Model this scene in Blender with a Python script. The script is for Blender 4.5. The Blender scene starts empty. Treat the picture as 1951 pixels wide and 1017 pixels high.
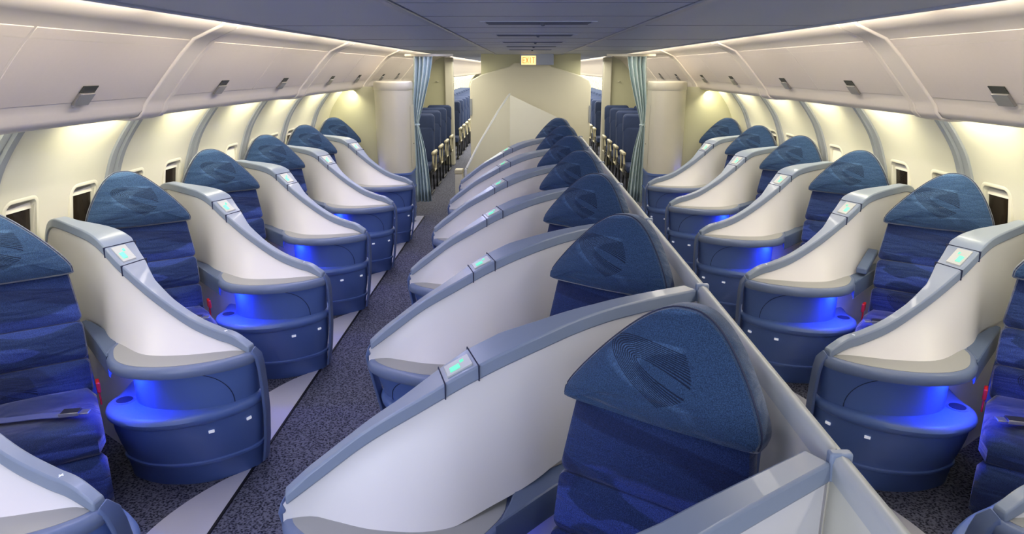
import bpy, math, random
from mathutils import Vector, Matrix
random.seed(4)
C = bpy.context.scene.collection
SC = bpy.context.scene
R = math.radians

# ------------------------------------------------------------------ camera
F_PX = 1330.0; W_PX = 1951.0
PITCH = math.atan((508.5 - 130.0) / F_PX)
YAW = math.atan((1000.0 - 975.5) / F_PX * math.cos(PITCH))
cam_d = bpy.data.cameras.new('camera')
cam = bpy.data.objects.new('camera', cam_d); C.objects.link(cam)
cam.location = (-0.06, 0.0, 1.85)
cam.rotation_euler = (math.pi / 2 - PITCH, 0, YAW)
cam_d.sensor_width = 36.0; cam_d.lens = 36.0 * F_PX / W_PX
cam_d.clip_start = 0.02
SC.camera = cam

# ------------------------------------------------------------------ view, world
SC.view_settings.view_transform = 'Standard'
SC.view_settings.look = 'None'
SC.view_settings.gamma = 1.0
SC.view_settings.exposure = 0.0
w = bpy.data.worlds.new('world'); SC.world = w; w.use_nodes = True
w.node_tree.nodes['Background'].inputs[0].default_value = (0.60, 0.68, 1.0, 1)
w.node_tree.nodes['Background'].inputs[1].default_value = 0.55

def area(name, loc, direction, along, length, width, power, color, spread=180):
    """rectangular lamp, long side parallel to `along`"""
    l = bpy.data.lights.new(name, 'AREA'); l.shape = 'RECTANGLE'
    l.size = length; l.size_y = width; l.energy = power; l.color = color; l.spread = R(spread)
    o = bpy.data.objects.new(name, l); C.objects.link(o)
    z = -Vector(direction).normalized(); x = Vector(along); x = (x - z * x.dot(z)).normalized(); y = z.cross(x)
    o.rotation_euler = Matrix((x, y, z)).transposed().to_euler()
    o.location = loc
    return o

X_, Y_ = (1, 0, 0), (0, 1, 0)
WARM = (1.0, 0.92, 0.80); SIDEWARM = (1.0, 0.94, 0.68)
# added cool fill behind the viewer, for soft frontal light
area('front_fill', (-0.9, -1.6, 1.70), (0.10, 1, -0.22), X_, 2.6, 0.8, 66, (0.80, 0.85, 1.0))
# cove lamps along the ceiling edges
for s in (-1, 1):
    for k in range(5):
        area('cove_lamp', (s * 1.475, 0.6 + 2.4 * k + 1.2, 2.11), (s * 0.9, 0, -0.25), Y_, 2.3, 0.03, 11.0, WARM)
# lamps washing the sidewalls, one per wall panel
for s in (-1, 1):
    for k in range(-1, 6):
        area('sidewall_lamp', (s * 2.17, 3.58 + 1.025 * k + 0.12, 1.572), (s * 0.6, 0, -1.0), Y_, 0.50, 0.04, 3.6, SIDEWARM)
# fill strips added over the aisles, violet tint left, warm right
area('aisle_fill', (-1.20, 4.6, 2.035), (0.1, 0, -1), Y_, 8.5, 0.12, 52, (0.64, 0.65, 1.0))
area('aisle_fill', (1.20, 4.6, 2.035), (-0.1, 0, -1), Y_, 8.5, 0.12, 36, (1.0, 0.93, 0.80))
# fill added to brighten the rear cabins
for s in (-1, 1):
    area('rear_fill', (s * 1.15, 11.8, 1.98), (0, 0, -1), Y_, 4.0, 0.5, 40, (1.0, 0.95, 0.80))
    area('rear_fill', (s * 1.15, 24.0, 1.98), (0, 0, -1), Y_, 18, 0.8, 480, (1.0, 0.96, 0.82))
for s in (-1, 1):
    area('sidewall_lamp', (s * 2.17, 24.0, 1.572), (s * 0.6, 0, -1.0), Y_, 18.0, 0.05, 150, SIDEWARM)  # added to lift the far cabin walls
    area('cove_lamp', (s * 1.46, 24.0, 2.09), (s * 0.9, 0, -0.35), Y_, 18.0, 0.03, 80, WARM)  # likewise added, brightens the far cabin bins
area('rear_fill', (0.0, 8.9, 2.03), (0, 0.25, -1), X_, 1.2, 0.3, 14, (1.0, 0.94, 0.78))

# ------------------------------------------------------------------ materials
def lin(c):
    out = []
    for v in c:
        v /= 255.0
        out.append(v / 12.92 if v <= 0.04045 else ((v + 0.055) / 1.055) ** 2.4)
    return (*out, 1.0)

def mat(name, col, rough=0.5, metal=0.0, noise=0.0, nscale=8.0, bump=0.0, bscale=200.0, spec=0.5, emit=None, estr=0.0, alpha=1.0, coat=0.0):
    m = bpy.data.materials.new(name); m.use_nodes = True
    nt = m.node_tree; b = nt.nodes['Principled BSDF']
    b.inputs['Roughness'].default_value = rough
    b.inputs['Metallic'].default_value = metal
    b.inputs['Specular IOR Level'].default_value = spec
    b.inputs['Coat Weight'].default_value = coat
    c = lin(col)
    tc = nt.nodes.new('ShaderNodeTexCoord')
    n = nt.nodes.new('ShaderNodeTexNoise'); n.inputs['Scale'].default_value = nscale; n.inputs['Detail'].default_value = 4
    nt.links.new(tc.outputs['Object'], n.inputs['Vector'])
    mx = nt.nodes.new('ShaderNodeMix'); mx.data_type = 'RGBA'
    k = 1 - max(noise, 0.03)
    mx.inputs['A'].default_value = (c[0] * k, c[1] * k, c[2] * k, 1); mx.inputs['B'].default_value = c
    nt.links.new(n.outputs['Fac'], mx.inputs['Factor'])
    nt.links.new(mx.outputs['Result'], b.inputs['Base Color'])
    if bump:
        n2 = nt.nodes.new('ShaderNodeTexNoise'); n2.inputs['Scale'].default_value = bscale; n2.inputs['Detail'].default_value = 2
        nt.links.new(tc.outputs['Object'], n2.inputs['Vector'])
        bp = nt.nodes.new('ShaderNodeBump'); bp.inputs['Strength'].default_value = bump; bp.inputs['Distance'].default_value = 0.002
        nt.links.new(n2.outputs['Fac'], bp.inputs['Height']); nt.links.new(bp.outputs['Normal'], b.inputs['Normal'])
    if emit:
        b.inputs['Emission Color'].default_value = lin(emit); b.inputs['Emission Strength'].default_value = estr
    if alpha < 1:
        b.inputs['Alpha'].default_value = alpha
    return m

def math_node(nt, op, a, b=None, clamp=False):
    n = nt.nodes.new('ShaderNodeMath'); n.operation = op; n.use_clamp = clamp
    for i, v in enumerate((a, b)):
        if v is None: continue
        if isinstance(v, (int, float)): n.inputs[i].default_value = v
        else: nt.links.new(v, n.inputs[i])
    return n.outputs[0]

def mixc(nt, f, a, b):
    n = nt.nodes.new('ShaderNodeMix'); n.data_type = 'RGBA'
    if isinstance(f, (int, float)): n.inputs['Factor'].default_value = f
    else: nt.links.new(f, n.inputs['Factor'])
    for k, v in (('A', a), ('B', b)):
        if isinstance(v, tuple): n.inputs[k].default_value = v
        else: nt.links.new(v, n.inputs[k])
    return n.outputs['Result']

def fabric(name, dark, mid, light, ring=(-0.12, 0.0, 0.10), off=0.0):
    m = bpy.data.materials.new(name); m.use_nodes = True
    nt = m.node_tree; b = nt.nodes['Principled BSDF']
    b.inputs['Roughness'].default_value = 0.85
    b.inputs['Specular IOR Level'].default_value = 0.25
    b.inputs['Sheen Weight'].default_value = 0.45
    b.inputs['Sheen Roughness'].default_value = 0.4
    tc = nt.nodes.new('ShaderNodeTexCoord')
    def noise(scale, vec, detail=3, dist=0.0):
        n = nt.nodes.new('ShaderNodeTexNoise'); n.inputs['Scale'].default_value = scale
        n.inputs['Detail'].default_value = detail; n.inputs['Distortion'].default_value = dist
        nt.links.new(vec, n.inputs['Vector']); return n.outputs['Fac']
    def mapping(loc, sc, rot=(0, 0, 0)):
        mp = nt.nodes.new('ShaderNodeMapping'); mp.inputs['Location'].default_value = loc
        mp.inputs['Scale'].default_value = sc; mp.inputs['Rotation'].default_value = rot
        nt.links.new(tc.outputs['Object'], mp.inputs['Vector']); return mp.outputs[0]
    # long flowing bands
    v1 = mapping((off, off, off), (1.0, 0.6, 3.6), (0, 0.25, 0))
    n1 = noise(1.9, v1, 1.0, 0.8)
    band = math_node(nt, 'MULTIPLY', math_node(nt, 'SUBTRACT', n1, 0.53), 40.0, True)
    n1b = noise(1.4, mapping((off + 3.1, 1.0, off), (0.9, 0.6, 3.0), (0, -0.3, 0)), 1.0, 0.8)
    band2 = math_node(nt, 'MULTIPLY', math_node(nt, 'SUBTRACT', n1b, 0.52), 30.0, True)
    # concentric stripes
    v2 = mapping((0, 0, 0), (1.0, 0.0, 1.0), (0, 0, 0))
    sb = nt.nodes.new('ShaderNodeVectorMath'); sb.operation = 'SUBTRACT'; nt.links.new(v2, sb.inputs[0]); sb.inputs[1].default_value = (ring[0], 0, ring[2])
    sx = nt.nodes.new('ShaderNodeSeparateXYZ'); nt.links.new(sb.outputs[0], sx.inputs[0])
    px, pz = sx.outputs['X'], sx.outputs['Z']
    xr = math_node(nt, 'SUBTRACT', math_node(nt, 'MULTIPLY', px, 0.93), math_node(nt, 'MULTIPLY', pz, 0.37))
    zr = math_node(nt, 'MULTIPLY', math_node(nt, 'ADD', math_node(nt, 'MULTIPLY', px, 0.37), math_node(nt, 'MULTIPLY', pz, 0.93)), 3.2)
    rr_ = math_node(nt, 'SQRT', math_node(nt, 'ADD', math_node(nt, 'MULTIPLY', xr, xr), math_node(nt, 'MULTIPLY', zr, zr)))
    dn = math_node(nt, 'SUBTRACT', rr_, math_node(nt, 'MULTIPLY', xr, 0.86))
    dn = math_node(nt, 'ADD', dn, math_node(nt, 'MULTIPLY', n1b, 0.015))
    sn = math_node(nt, 'SINE', math_node(nt, 'MULTIPLY', dn, 430.0))
    stripe = math_node(nt, 'GREATER_THAN', sn, 0.0)
    mask = math_node(nt, 'MULTIPLY', math_node(nt, 'LESS_THAN', dn, 0.20), math_node(nt, 'GREATER_THAN', dn, 0.030))
    mask = math_node(nt, 'MULTIPLY', mask, math_node(nt, 'LESS_THAN', math_node(nt, 'ADD', xr, math_node(nt, 'MULTIPLY', dn, 0.3)), 0.15))
    stripe = math_node(nt, 'MULTIPLY', stripe, mask)
    weave = noise(420.0, tc.outputs['Object'], 2)
    wv = math_node(nt, 'MULTIPLY', math_node(nt, 'SUBTRACT', weave, 0.38), 3.5, True)
    c = mixc(nt, band, lin(mid), lin(light))
    c = mixc(nt, math_node(nt, 'MULTIPLY', band2, 0.75), c, lin(dark))
    c = mixc(nt, math_node(nt, 'MULTIPLY', stripe, 0.85), c, lin((12, 20, 46)))
    dk = mixc(nt, 0.62, c, (0.003, 0.006, 0.02, 1))
    c = mixc(nt, wv, dk, c)
    nt.links.new(c, b.inputs['Base Color'])
    # soft wrinkles + weave bump
    wr = noise(7.0, mapping((0, off, 0), (0.7, 1.0, 3.0)), 2, 0.5)
    h = math_node(nt, 'ADD', math_node(nt, 'MULTIPLY', wr, 1.0), math_node(nt, 'MULTIPLY', weave, 0.05))
    bp = nt.nodes.new('ShaderNodeBump'); bp.inputs['Strength'].default_value = 0.55; bp.inputs['Distance'].default_value = 0.03
    nt.links.new(h, bp.inputs['Height']); nt.links.new(bp.outputs['Normal'], b.inputs['Normal'])
    return m

def carpet(name, a, bcol):
    m = bpy.data.materials.new(name); m.use_nodes = True
    nt = m.node_tree; b = nt.nodes['Principled BSDF']
    b.inputs['Roughness'].default_value = 0.95; b.inputs['Specular IOR Level'].default_value = 0.1
    tc = nt.nodes.new('ShaderNodeTexCoord')
    v = nt.nodes.new('ShaderNodeTexVoronoi'); v.inputs['Scale'].default_value = 75
    n = nt.nodes.new('ShaderNodeTexNoise'); n.inputs['Scale'].default_value = 110; n.inputs['Detail'].default_value = 3
    nt.links.new(tc.outputs['Object'], v.inputs['Vector']); nt.links.new(tc.outputs['Object'], n.inputs['Vector'])
    f = math_node(nt, 'MULTIPLY', math_node(nt, 'SUBTRACT', math_node(nt, 'ADD', math_node(nt, 'MULTIPLY', n.outputs['Fac'], 1.3), math_node(nt, 'MULTIPLY', v.outputs['Distance'], 0.55)), 0.72), 3.0, True)
    nt.links.new(mixc(nt, f, lin(a), lin(bcol)), b.inputs['Base Color'])
    bp = nt.nodes.new('ShaderNodeBump'); bp.inputs['Strength'].default_value = 0.5; bp.inputs['Distance'].default_value = 0.004
    nt.links.new(n.outputs['Fac'], bp.inputs['Height']); nt.links.new(bp.outputs['Normal'], b.inputs['Normal'])
    return m

M = {
    'wall': mat('sidewall_cream', (226, 222, 200), 0.45),
    'rib': mat('sidewall_rib_grey', (150, 154, 156), 0.45),
    'bin': mat('bin_plastic', (218, 208, 194), 0.42, noise=0.05, nscale=60),
    'bindoor': mat('bin_door_plastic', (211, 200, 188), 0.42, noise=0.05, nscale=60),
    'ceil': mat('ceiling_blue_grey', (172, 179, 198), 0.5),
    'ceil2': mat('ceiling_rail', (140, 148, 172), 0.35),
    'vent': mat('vent_dark', (74, 80, 100), 0.6),
    'cap': mat('shell_cap_grey', (134, 147, 168), 0.34, noise=0.03, nscale=30, coat=0.1),
    'cap_light': mat('shell_rail_light_grey', (188, 192, 190), 0.35),
    'panel': mat('shell_panel_white', (226, 224, 224), 0.38, noise=0.03, nscale=5),
    'panelc': mat('divider_panel_cream', (222, 220, 205), 0.4),
    'blue': mat('console_blue_plastic', (92, 119, 180), 0.42, noise=0.08, nscale=6, bump=0.15, bscale=500, coat=0.05),
    'bluerim': mat('console_rim_blue', (92, 112, 160), 0.36),
    'table': mat('table_top_grey', (162, 163, 160), 0.38),
    'nose': mat('nose_strip_blue', (102, 120, 162), 0.36),
    'rim': mat('table_rim_blue_grey', (108, 123, 156), 0.36),
    'arm': mat('armrest_slate', (92, 108, 138), 0.4, noise=0.05, nscale=20),
    'dark': mat('dark_plastic', (22, 24, 34), 0.5),
    'seam': mat('seam_dark', (34, 42, 70), 0.6),
    'red': mat('red_plastic', (200, 28, 22), 0.4),
    'metal': mat('buckle_metal', (190, 190, 195), 0.28, metal=0.9),
    'belt': mat('belt_webbing', (74, 84, 138), 0.8, bump=0.3, bscale=400),
    'marker': mat('marker_white', (235, 238, 245), 0.4, emit=(235, 238, 255), estr=0.35),
    'green': mat('indicator_green', (120, 230, 190), 0.4, emit=(40, 220, 130), estr=0.7),
    'led': mat('blue_led_strip', (20, 40, 255), 0.4, emit=(20, 50, 255), estr=6.0),
    'cove': mat('cove_light_strip', (255, 245, 225), 0.5, emit=(255, 243, 222), estr=2.2),
    'carpet': carpet('aisle_carpet', (34, 36, 48), (104, 106, 122)),
    'strip': mat('vinyl_strip', (196, 196, 204), 0.4, noise=0.04),
    'black': mat('black_edge', (12, 12, 18), 0.7),
    'curtain': mat('curtain_aqua', (198, 216, 214), 0.9, noise=0.12, nscale=20, bump=0.2, bscale=300),
    'mon': mat('monument_cream', (208, 203, 182), 0.4),
    'bulk': mat('bulkhead_cream', (218, 213, 190), 0.5),
    'olive': mat('partition_olive_cream', (196, 194, 160), 0.5),
    'eco': mat('economy_seat_blue', (38, 56, 96), 0.75, noise=0.3, nscale=25),
    'ecoframe': mat('economy_seat_frame_beige', (190, 182, 152), 0.5),
    'ecodark': mat('economy_seat_dark', (24, 26, 32), 0.6),
    'glass': mat('window_glass', (60, 50, 38), 0.12, alpha=0.35),
    'hangar': mat('outside_brown', (108, 86, 54), 0.8, noise=0.5, nscale=3),
    'hangard': mat('outside_dark', (40, 28, 18), 0.8),
    'shade': mat('window_shade', (236, 230, 212), 0.5),
    'latch': mat('latch_metal', (150, 146, 140), 0.3, metal=0.6),
    'latchd': mat('latch_recess', (46, 48, 36), 0.5),
    'exit': mat('exit_lit_panel', (255, 220, 150), 0.5, emit=(255, 214, 130), estr=1.6),
    'exitg': mat('exit_lettering', (200, 60, 20), 0.5, emit=(230, 90, 40), estr=1.0),
    'fab': fabric('seat_fabric_head', (40, 62, 98), (55, 84, 122), (77, 109, 149), ring=(-0.035, 0, 0.165)),
    'fab2': fabric('seat_fabric_body', (32, 46, 92), (46, 68, 122), (64, 88, 168), ring=(-0.08, 0, 0.05), off=1.7),
}

# ------------------------------------------------------------------ mesh helpers
MX = 1   # mirror flag for the left hand copies
def mk(name, V, F, m, parent=None, smooth=True, bevel=0.0, seg=2, auto=None):
    me = bpy.data.meshes.new(name)
    V2 = [(v[0] * MX, v[1], v[2]) for v in V]
    F2 = [tuple(reversed(f)) for f in F] if MX < 0 else F
    me.from_pydata(V2, [], F2); me.update()
    me.materials.append(m)
    import bmesh
    bm = bmesh.new(); bm.from_mesh(me)
    bmesh.ops.recalc_face_normals(bm, faces=bm.faces); bm.to_mesh(me); bm.free()
    if smooth:
        me.polygons.foreach_set('use_smooth', [True] * len(me.polygons))
    o = bpy.data.objects.new(name, me); C.objects.link(o)
    if parent is not None: o.parent = parent
    if bevel:
        b = o.modifiers.new('bevel', 'BEVEL'); b.width = bevel; b.segments = seg; b.limit_method = 'ANGLE'; b.angle_limit = R(35)
    if smooth:
        try:
            me.set_sharp_from_angle(angle=R(auto if auto else 40))
        except Exception: pass
    return o

def empty(name, loc=(0, 0, 0), rz=0.0, label=None, cat=None, group=None):
    o = bpy.data.objects.new(name, None); C.objects.link(o); o.empty_display_size = 0.1
    o.location = loc; o.rotation_euler = (0, 0, rz)
    tag(o, label, cat, group)
    return o

def tag(o, label=None, cat=None, group=None, kind=None):
    if label: o['label'] = label
    if cat: o['category'] = cat
    if group: o['group'] = group
    if kind: o['kind'] = kind
    return o

def kids(o): return [c for c in bpy.data.objects if c.parent == o]
def copy_tree(o, parent=None):
    c = o.copy(); C.objects.link(c); c.parent = parent
    for ch in kids(o): copy_tree(ch, c)
    return c

def box(x0, x1, y0, y1, z0, z1):
    V = [(x, y, z) for z in (z0, z1) for y in (y0, y1) for x in (x0, x1)]
    return V, [(0, 2, 3, 1), (4, 5, 7, 6), (0, 1, 5, 4), (2, 6, 7, 3), (0, 4, 6, 2), (1, 3, 7, 5)]

def join(*parts):
    V = []; F = []
    for v, f in parts:
        n = len(V); V += list(v); F += [tuple(i + n for i in ff) for ff in f]
    return V, F

def loft(loops, closed=True, cap0=True, cap1=True):
    V = []; F = []; n = len(loops[0])
    for l in loops: V += [tuple(p) for p in l]
    for k in range(len(loops) - 1):
        for i in range(n if closed else n - 1):
            j = (i + 1) % n
            F.append((k * n + i, k * n + j, (k + 1) * n + j, (k + 1) * n + i))
    if cap0: F.append(tuple(range(n - 1, -1, -1)))
    if cap1: F.append(tuple((len(loops) - 1) * n + i for i in range(n)))
    return V, F

def catmull(P, n, closed=False):
    N = len(P); out = []
    segs = N if closed else N - 1
    for q in range(n):
        t = q / (n if closed else n - 1) * segs
        i = min(int(t), segs - 1); f = t - i
        def g(k):
            return Vector(P[k % N]) if closed else Vector(P[max(0, min(N - 1, k))])
        a, b, c, d = g(i - 1), g(i), g(i + 1), g(i + 2)
        out.append(0.5 * ((2 * b) + (c - a) * f + (2 * a - 5 * b + 4 * c - d) * f * f + (3 * b - a - 3 * c + d) * f ** 3))
    return out

def interp(tab, x):
    if x <= tab[0][0]: return tab[0][1]
    for (a, b), (c, d) in zip(tab, tab[1:]):
        if x <= c:
            t = (x - a) / (c - a); return b + (d - b) * t
    return tab[-1][1]

def smoothtab(tab, n=60):
    return [tuple(v) for v in catmull([(a, b) for a, b in tab], n)]

def inset2(P, d):
    n = len(P); out = []
    A = sum(P[i][0] * P[(i + 1) % n][1] - P[(i + 1) % n][0] * P[i][1] for i in range(n))
    s = 1 if A > 0 else -1
    for i in range(n):
        a = Vector(P[i - 1][:2]); b = Vector(P[(i + 1) % n][:2]); t = (b - a).normalized()
        nn = Vector((-t.y, t.x)) * s
        out.append((P[i][0] + nn.x * d, P[i][1] + nn.y * d))
    return out

def tube(P, r, n=8):
    P = [Vector(p) for p in P]; loops = []
    for i, p in enumerate(P):
        t = (P[min(i + 1, len(P) - 1)] - P[max(i - 1, 0)]).normalized()
        up = Vector((0, 0, 1)) if abs(t.z) < 0.95 else Vector((1, 0, 0))
        a = t.cross(up).normalized(); b = a.cross(t)
        loops.append([p + (a * math.cos(q * 2 * math.pi / n) + b * math.sin(q * 2 * math.pi / n)) * r for q in range(n)])
    return loft(loops)

def lathe(prof, n=24, c=(0, 0, 0)):
    loops = [[(c[0] + r * math.cos(2 * math.pi * q / n), c[1] + r * math.sin(2 * math.pi * q / n), c[2] + z) for q in range(n)] for r, z in prof]
    return loft(loops)

def pillow(outline, thick, front=0.02, edge=0.025, seamlip=0.0):
    """padded cushion: outline in (x, z), front at -y; returns V, F"""
    loops = []
    prof = [(edge * 1.0, thick), (edge * 0.35, thick - edge * 0.3), (0.0, thick - edge), (0.0, edge * 1.1), (edge * 0.28, edge * 0.35), (edge * 0.9, 0.0)]
    for ins, y in prof:
        loops.append([(p[0], y, p[1]) for p in inset2(outline, ins)])
    cx = sum(p[0] for p in outline) / len(outline); cz = sum(p[1] for p in outline) / len(outline)
    base = inset2(outline, edge * 0.9)
    for s in (0.85, 0.65, 0.42, 0.2, 0.06):
        d = -front * (1 - s ** 2.2)
        loops.append([(cx + (p[0] - cx) * s, d, cz + (p[1] - cz) * s) for p in base])
    return loft(loops)

def xform(VF, mtx):
    return [tuple(mtx @ Vector(v)) for v in VF[0]], VF[1]

# ------------------------------------------------------------------ seat
def make_seat():
    """origin on the floor under the seat hinge, facing -y"""
    root = empty('reclining_seat')
    rec = R(12)
    T = Matrix.Translation((0, 0.0, 0.47)) @ Matrix.Rotation(-rec, 4, 'X')   # back plane frame: x, y(back), z up
    # headrest
    hp = [(-0.250, 0.0), (-0.270, 0.018), (-0.264, 0.055), (-0.222, 0.125), (-0.165, 0.200), (-0.105, 0.262), (-0.05, 0.296), (0, 0.304),
          (0.05, 0.296), (0.105, 0.262), (0.165, 0.200), (0.222, 0.125), (0.264, 0.055), (0.270, 0.018), (0.250, 0.0), (0.12, -0.004), (0, -0.006), (-0.12, -0.004)]
    hp = [(p.x + .055 * max(0, p.y) / .32, p.y * 1.05) for p in catmull(hp, 72, True)]
    Th = T @ Matrix.Translation((0, -0.045, 0.508)) @ Matrix.Rotation(R(3), 4, 'X')
    h = mk('headrest', *pillow(hp, 0.12, 0.022, 0.03), M['fab'], root); h.matrix_local = Th
    pl = inset2(hp, 0.004)
    pl = [p for p in pl if p[1] > 0.012]
    pl.sort(key=lambda p: math.atan2(p[0], p[1] - 0.05))
    pp = mk('piping', *tube([(p[0], 0.022, p[1]) for p in pl], 0.0032, 6), M['seam'], h)
    # backrest cushions
    def rr(wb, wt, z0, z1, r=0.035):
        P = []
        for (x, z, a0) in ((wt - r, z1 - r, 0), (-wt + r, z1 - r, 90), (-wb + r, z0 + r, 180), (wb - r, z0 + r, 270)):
            for q in range(7):
                a = R(a0 + 90 * q / 6); P.append((x + r * math.cos(a), z + r * math.sin(a)))
            # mid points for smooth sides
        out = []
        for i in range(len(P)):
            a = P[i]; b = P[(i + 1) % len(P)]; out.append(a)
            L = math.hypot(b[0] - a[0], b[1] - a[1])
            for q in range(1, max(1, int(L / 0.03))):
                f = q / max(1, int(L / 0.03)); out.append((a[0] + (b[0] - a[0]) * f, a[1] + (b[1] - a[1]) * f))
        return out
    for i, (wb, wt, z0, z1, dy) in enumerate(((0.268, 0.248, 0.29, 0.53, 0.0), (0.268, 0.268, 0.12, 0.296, -0.002), (0.264, 0.268, -0.04, 0.126, -0.006))):
        o = mk('backrest_cushion', *pillow(rr(wb, wt, z0, z1, .03), 0.075, 0.016, 0.02), M['fab2'], root); o.matrix_local = T @ Matrix.Translation((0, dy, 0))
    sh = mk('backrest_shell', *pillow(rr(0.276, 0.245, -0.10, 0.60, 0.05), 0.035, -0.002, 0.014), M['bluerim'], root)
    sh.matrix_local = T @ Matrix.Translation((0, 0.068, 0))
    # seat cushion: section swept in x
    def swept(sec, w, name, m, nx=18, crown=0.012):
        loops = []
        c = (sum(p[0] for p in sec) / len(sec), sum(p[1] for p in sec) / len(sec))
        for q in range(nx + 1):
            u = -1 + 2 * q / nx
            k = 1 - max(0, (abs(u) - 0.86) / 0.14) ** 2.4 * 0.30
            loops.append([(u * w, c[0] + (p[0] - c[0]) * k, c[1] + (p[1] - c[1]) * k + crown * (1 - u * u) * (1 if p[1] > c[1] else 0)) for p in sec])
        return mk(name, *loft(loops), m, root, auto=60)
    cs = [(p.x, p.y) for p in catmull([(0.02, 0.36), (0.04, 0.43), (-0.02, 0.462), (-0.16, 0.452), (-0.30, 0.462), (-0.395, 0.45), (-0.44, 0.405), (-0.44, 0.35), (-0.39, 0.322), (-0.15, 0.32)], 48, True)]
    cu = swept(cs, 0.268, 'seat_cushion', M['fab2'])
    ls = [(p.x, p.y) for p in catmull([(-0.36, 0.32), (-0.42, 0.325), (-0.455, 0.28), (-0.452, 0.18), (-0.43, 0.09), (-0.39, 0.055), (-0.35, 0.09), (-0.34, 0.2)], 40, True)]
    swept(ls, 0.262, 'leg_rest', M['fab2'])
    mk('seat_base', *box(-0.22, 0.22, -0.33, 0.10, 0.0, 0.33), M['dark'], root, bevel=0.01)
    # belt
    pts = catmull([(0.26, -0.03, 0.47), (0.20, -0.12, 0.478), (0.08, -0.21, 0.480), (-0.06, -0.275, 0.488), (-0.15, -0.315, 0.486)], 24)
    V = []; F = []
    for i, p in enumerate(pts):
        t = (pts[min(i + 1, 23)] - pts[max(i - 1, 0)]).normalized(); s = t.cross(Vector((0, 0, 1))).normalized() * 0.024
        for z in (0, 0.003):
            V += [tuple(p + s + Vector((0, 0, z))), tuple(p - s + Vector((0, 0, z)))]
    for i in range(23):
        a = i * 4; b = a + 4
        F += [(a, b, b + 1, a + 1), (a + 2, a + 3, b + 3, b + 2), (a, a + 2, b + 2, b), (a + 1, b + 1, b + 3, a + 3)]
    belt = mk('seat_belt', V, F, M['belt'], root)
    bk = mk('buckle', *box(-0.035, 0.035, -0.026, 0.026, 0, 0.016), M['dark'], belt, bevel=0.004)
    bk.location = (-0.165 * MX, -0.322, 0.488); bk.rotation_euler = (0, 0, R(22) * MX)
    bt = mk('buckle_tongue', *join(box(-0.07, -0.033, -0.02, 0.02, 0.004, 0.009), box(-0.037, 0.036, -0.028, -0.024, 0.002, 0.018)), M['metal'], belt, bevel=0.001)
    bt.location = bk.location; bt.rotation_euler = bk.rotation_euler
    rb = mk('belt_receiver', *join(box(-0.288, -0.272, -0.11, -0.055, 0.465, 0.515), box(-0.284, -0.276, -0.095, -0.07, 0.40, 0.467)), M['red'], root, bevel=0.006)
    tag(rb, 'red seat belt receiver')
    return root

# ------------------------------------------------------------------ shell pod
PATH = [(0, 0), (.12, .035), (.35, .095), (.58, .165), (.72, .23), (.86, .335), (1.05, .48), (1.32, .70)]
PATHS = smoothtab(PATH, 90)
def py(x): return interp(PATHS, x)
TOPW = smoothtab([(0, .645), (.1, .685), (.17, .70), (.30, .745), (.47, .845), (.63, .96), (.75, 1.045), (.87, 1.075), (1.1, 1.085), (1.2, 1.075), (1.27, 1.03), (1.32, .95)], 80)
TOPC = smoothtab([(0, .65), (.1, .72), (.24, .82), (.39, .90), (.54, .975), (.69, 1.03), (.85, 1.06), (1.03, 1.068), (1.32, 1.045)], 80)
FOOT = smoothtab([(0, .0), (.08, .015), (.15, -.01), (.28, -.05), (.45, -.045), (.60, .06), (.72, .16), (.86, .325), (1.05, .475), (1.32, .695)], 80)
CAPWW = [(0, .035), (.4, .045), (.52, .07), (.62, .12), (.74, .14), (.88, .11), (1.05, .06), (1.32, .055)]
CAPWC = [(0, .035), (.2, .04), (.33, .06), (.45, .10), (.55, .125), (.66, .12), (.78, .085), (.95, .06), (1.32, .055)]

def outline_pts(P, n=64): return [(p.x, p.y) for p in catmull(P, n, True)]
LEDGE = outline_pts([(.655, .10), (.655, -.01), (.60, -.10), (.48, -.165), (.36, -.17), (.24, -.13), (.13, -.05), (.06, .05), (.045, .16), (.09, .27), (.19, .36), (.30, .42), (.45, .50), (.64, .50), (.68, .30)])
FLOORO = outline_pts([(.66, .18), (.66, .08), (.58, .03), (.48, .0), (.36, .0), (.26, .03), (.17, .09), (.11, .15), (.09, .22), (.13, .31), (.21, .39), (.30, .43), (.45, .50), (.62, .50), (.66, .30)])
DRUM0 = outline_pts([(.56, .20), (.57, .06), (.52, -.02), (.44, -.065), (.34, -.08), (.24, -.07), (.14, -.025), (.07, .05), (.045, .13), (.06, .20), (.14, .24), (.28, .27), (.45, .30), (.54, .30), (.56, .26)])
DRUM1 = outline_pts([(.56, .20), (.57, .06), (.52, -.03), (.44, -.085), (.34, -.105), (.24, -.10), (.13, -.06), (.04, .00), (.01, .05), (.04, .09), (.14, .14), (.28, .18), (.45, .22), (.54, .25), (.56, .24)])
TABLE = outline_pts([(.66, .17), (.66, .05), (.62, -.04), (.56, -.12), (.48, -.17), (.38, -.19), (.27, -.18), (.16, -.14), (.07, -.085), (.01, -.02), (.01, .035), (.14, .06), (.30, .10), (.46, .145), (.60, .18)])

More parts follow.
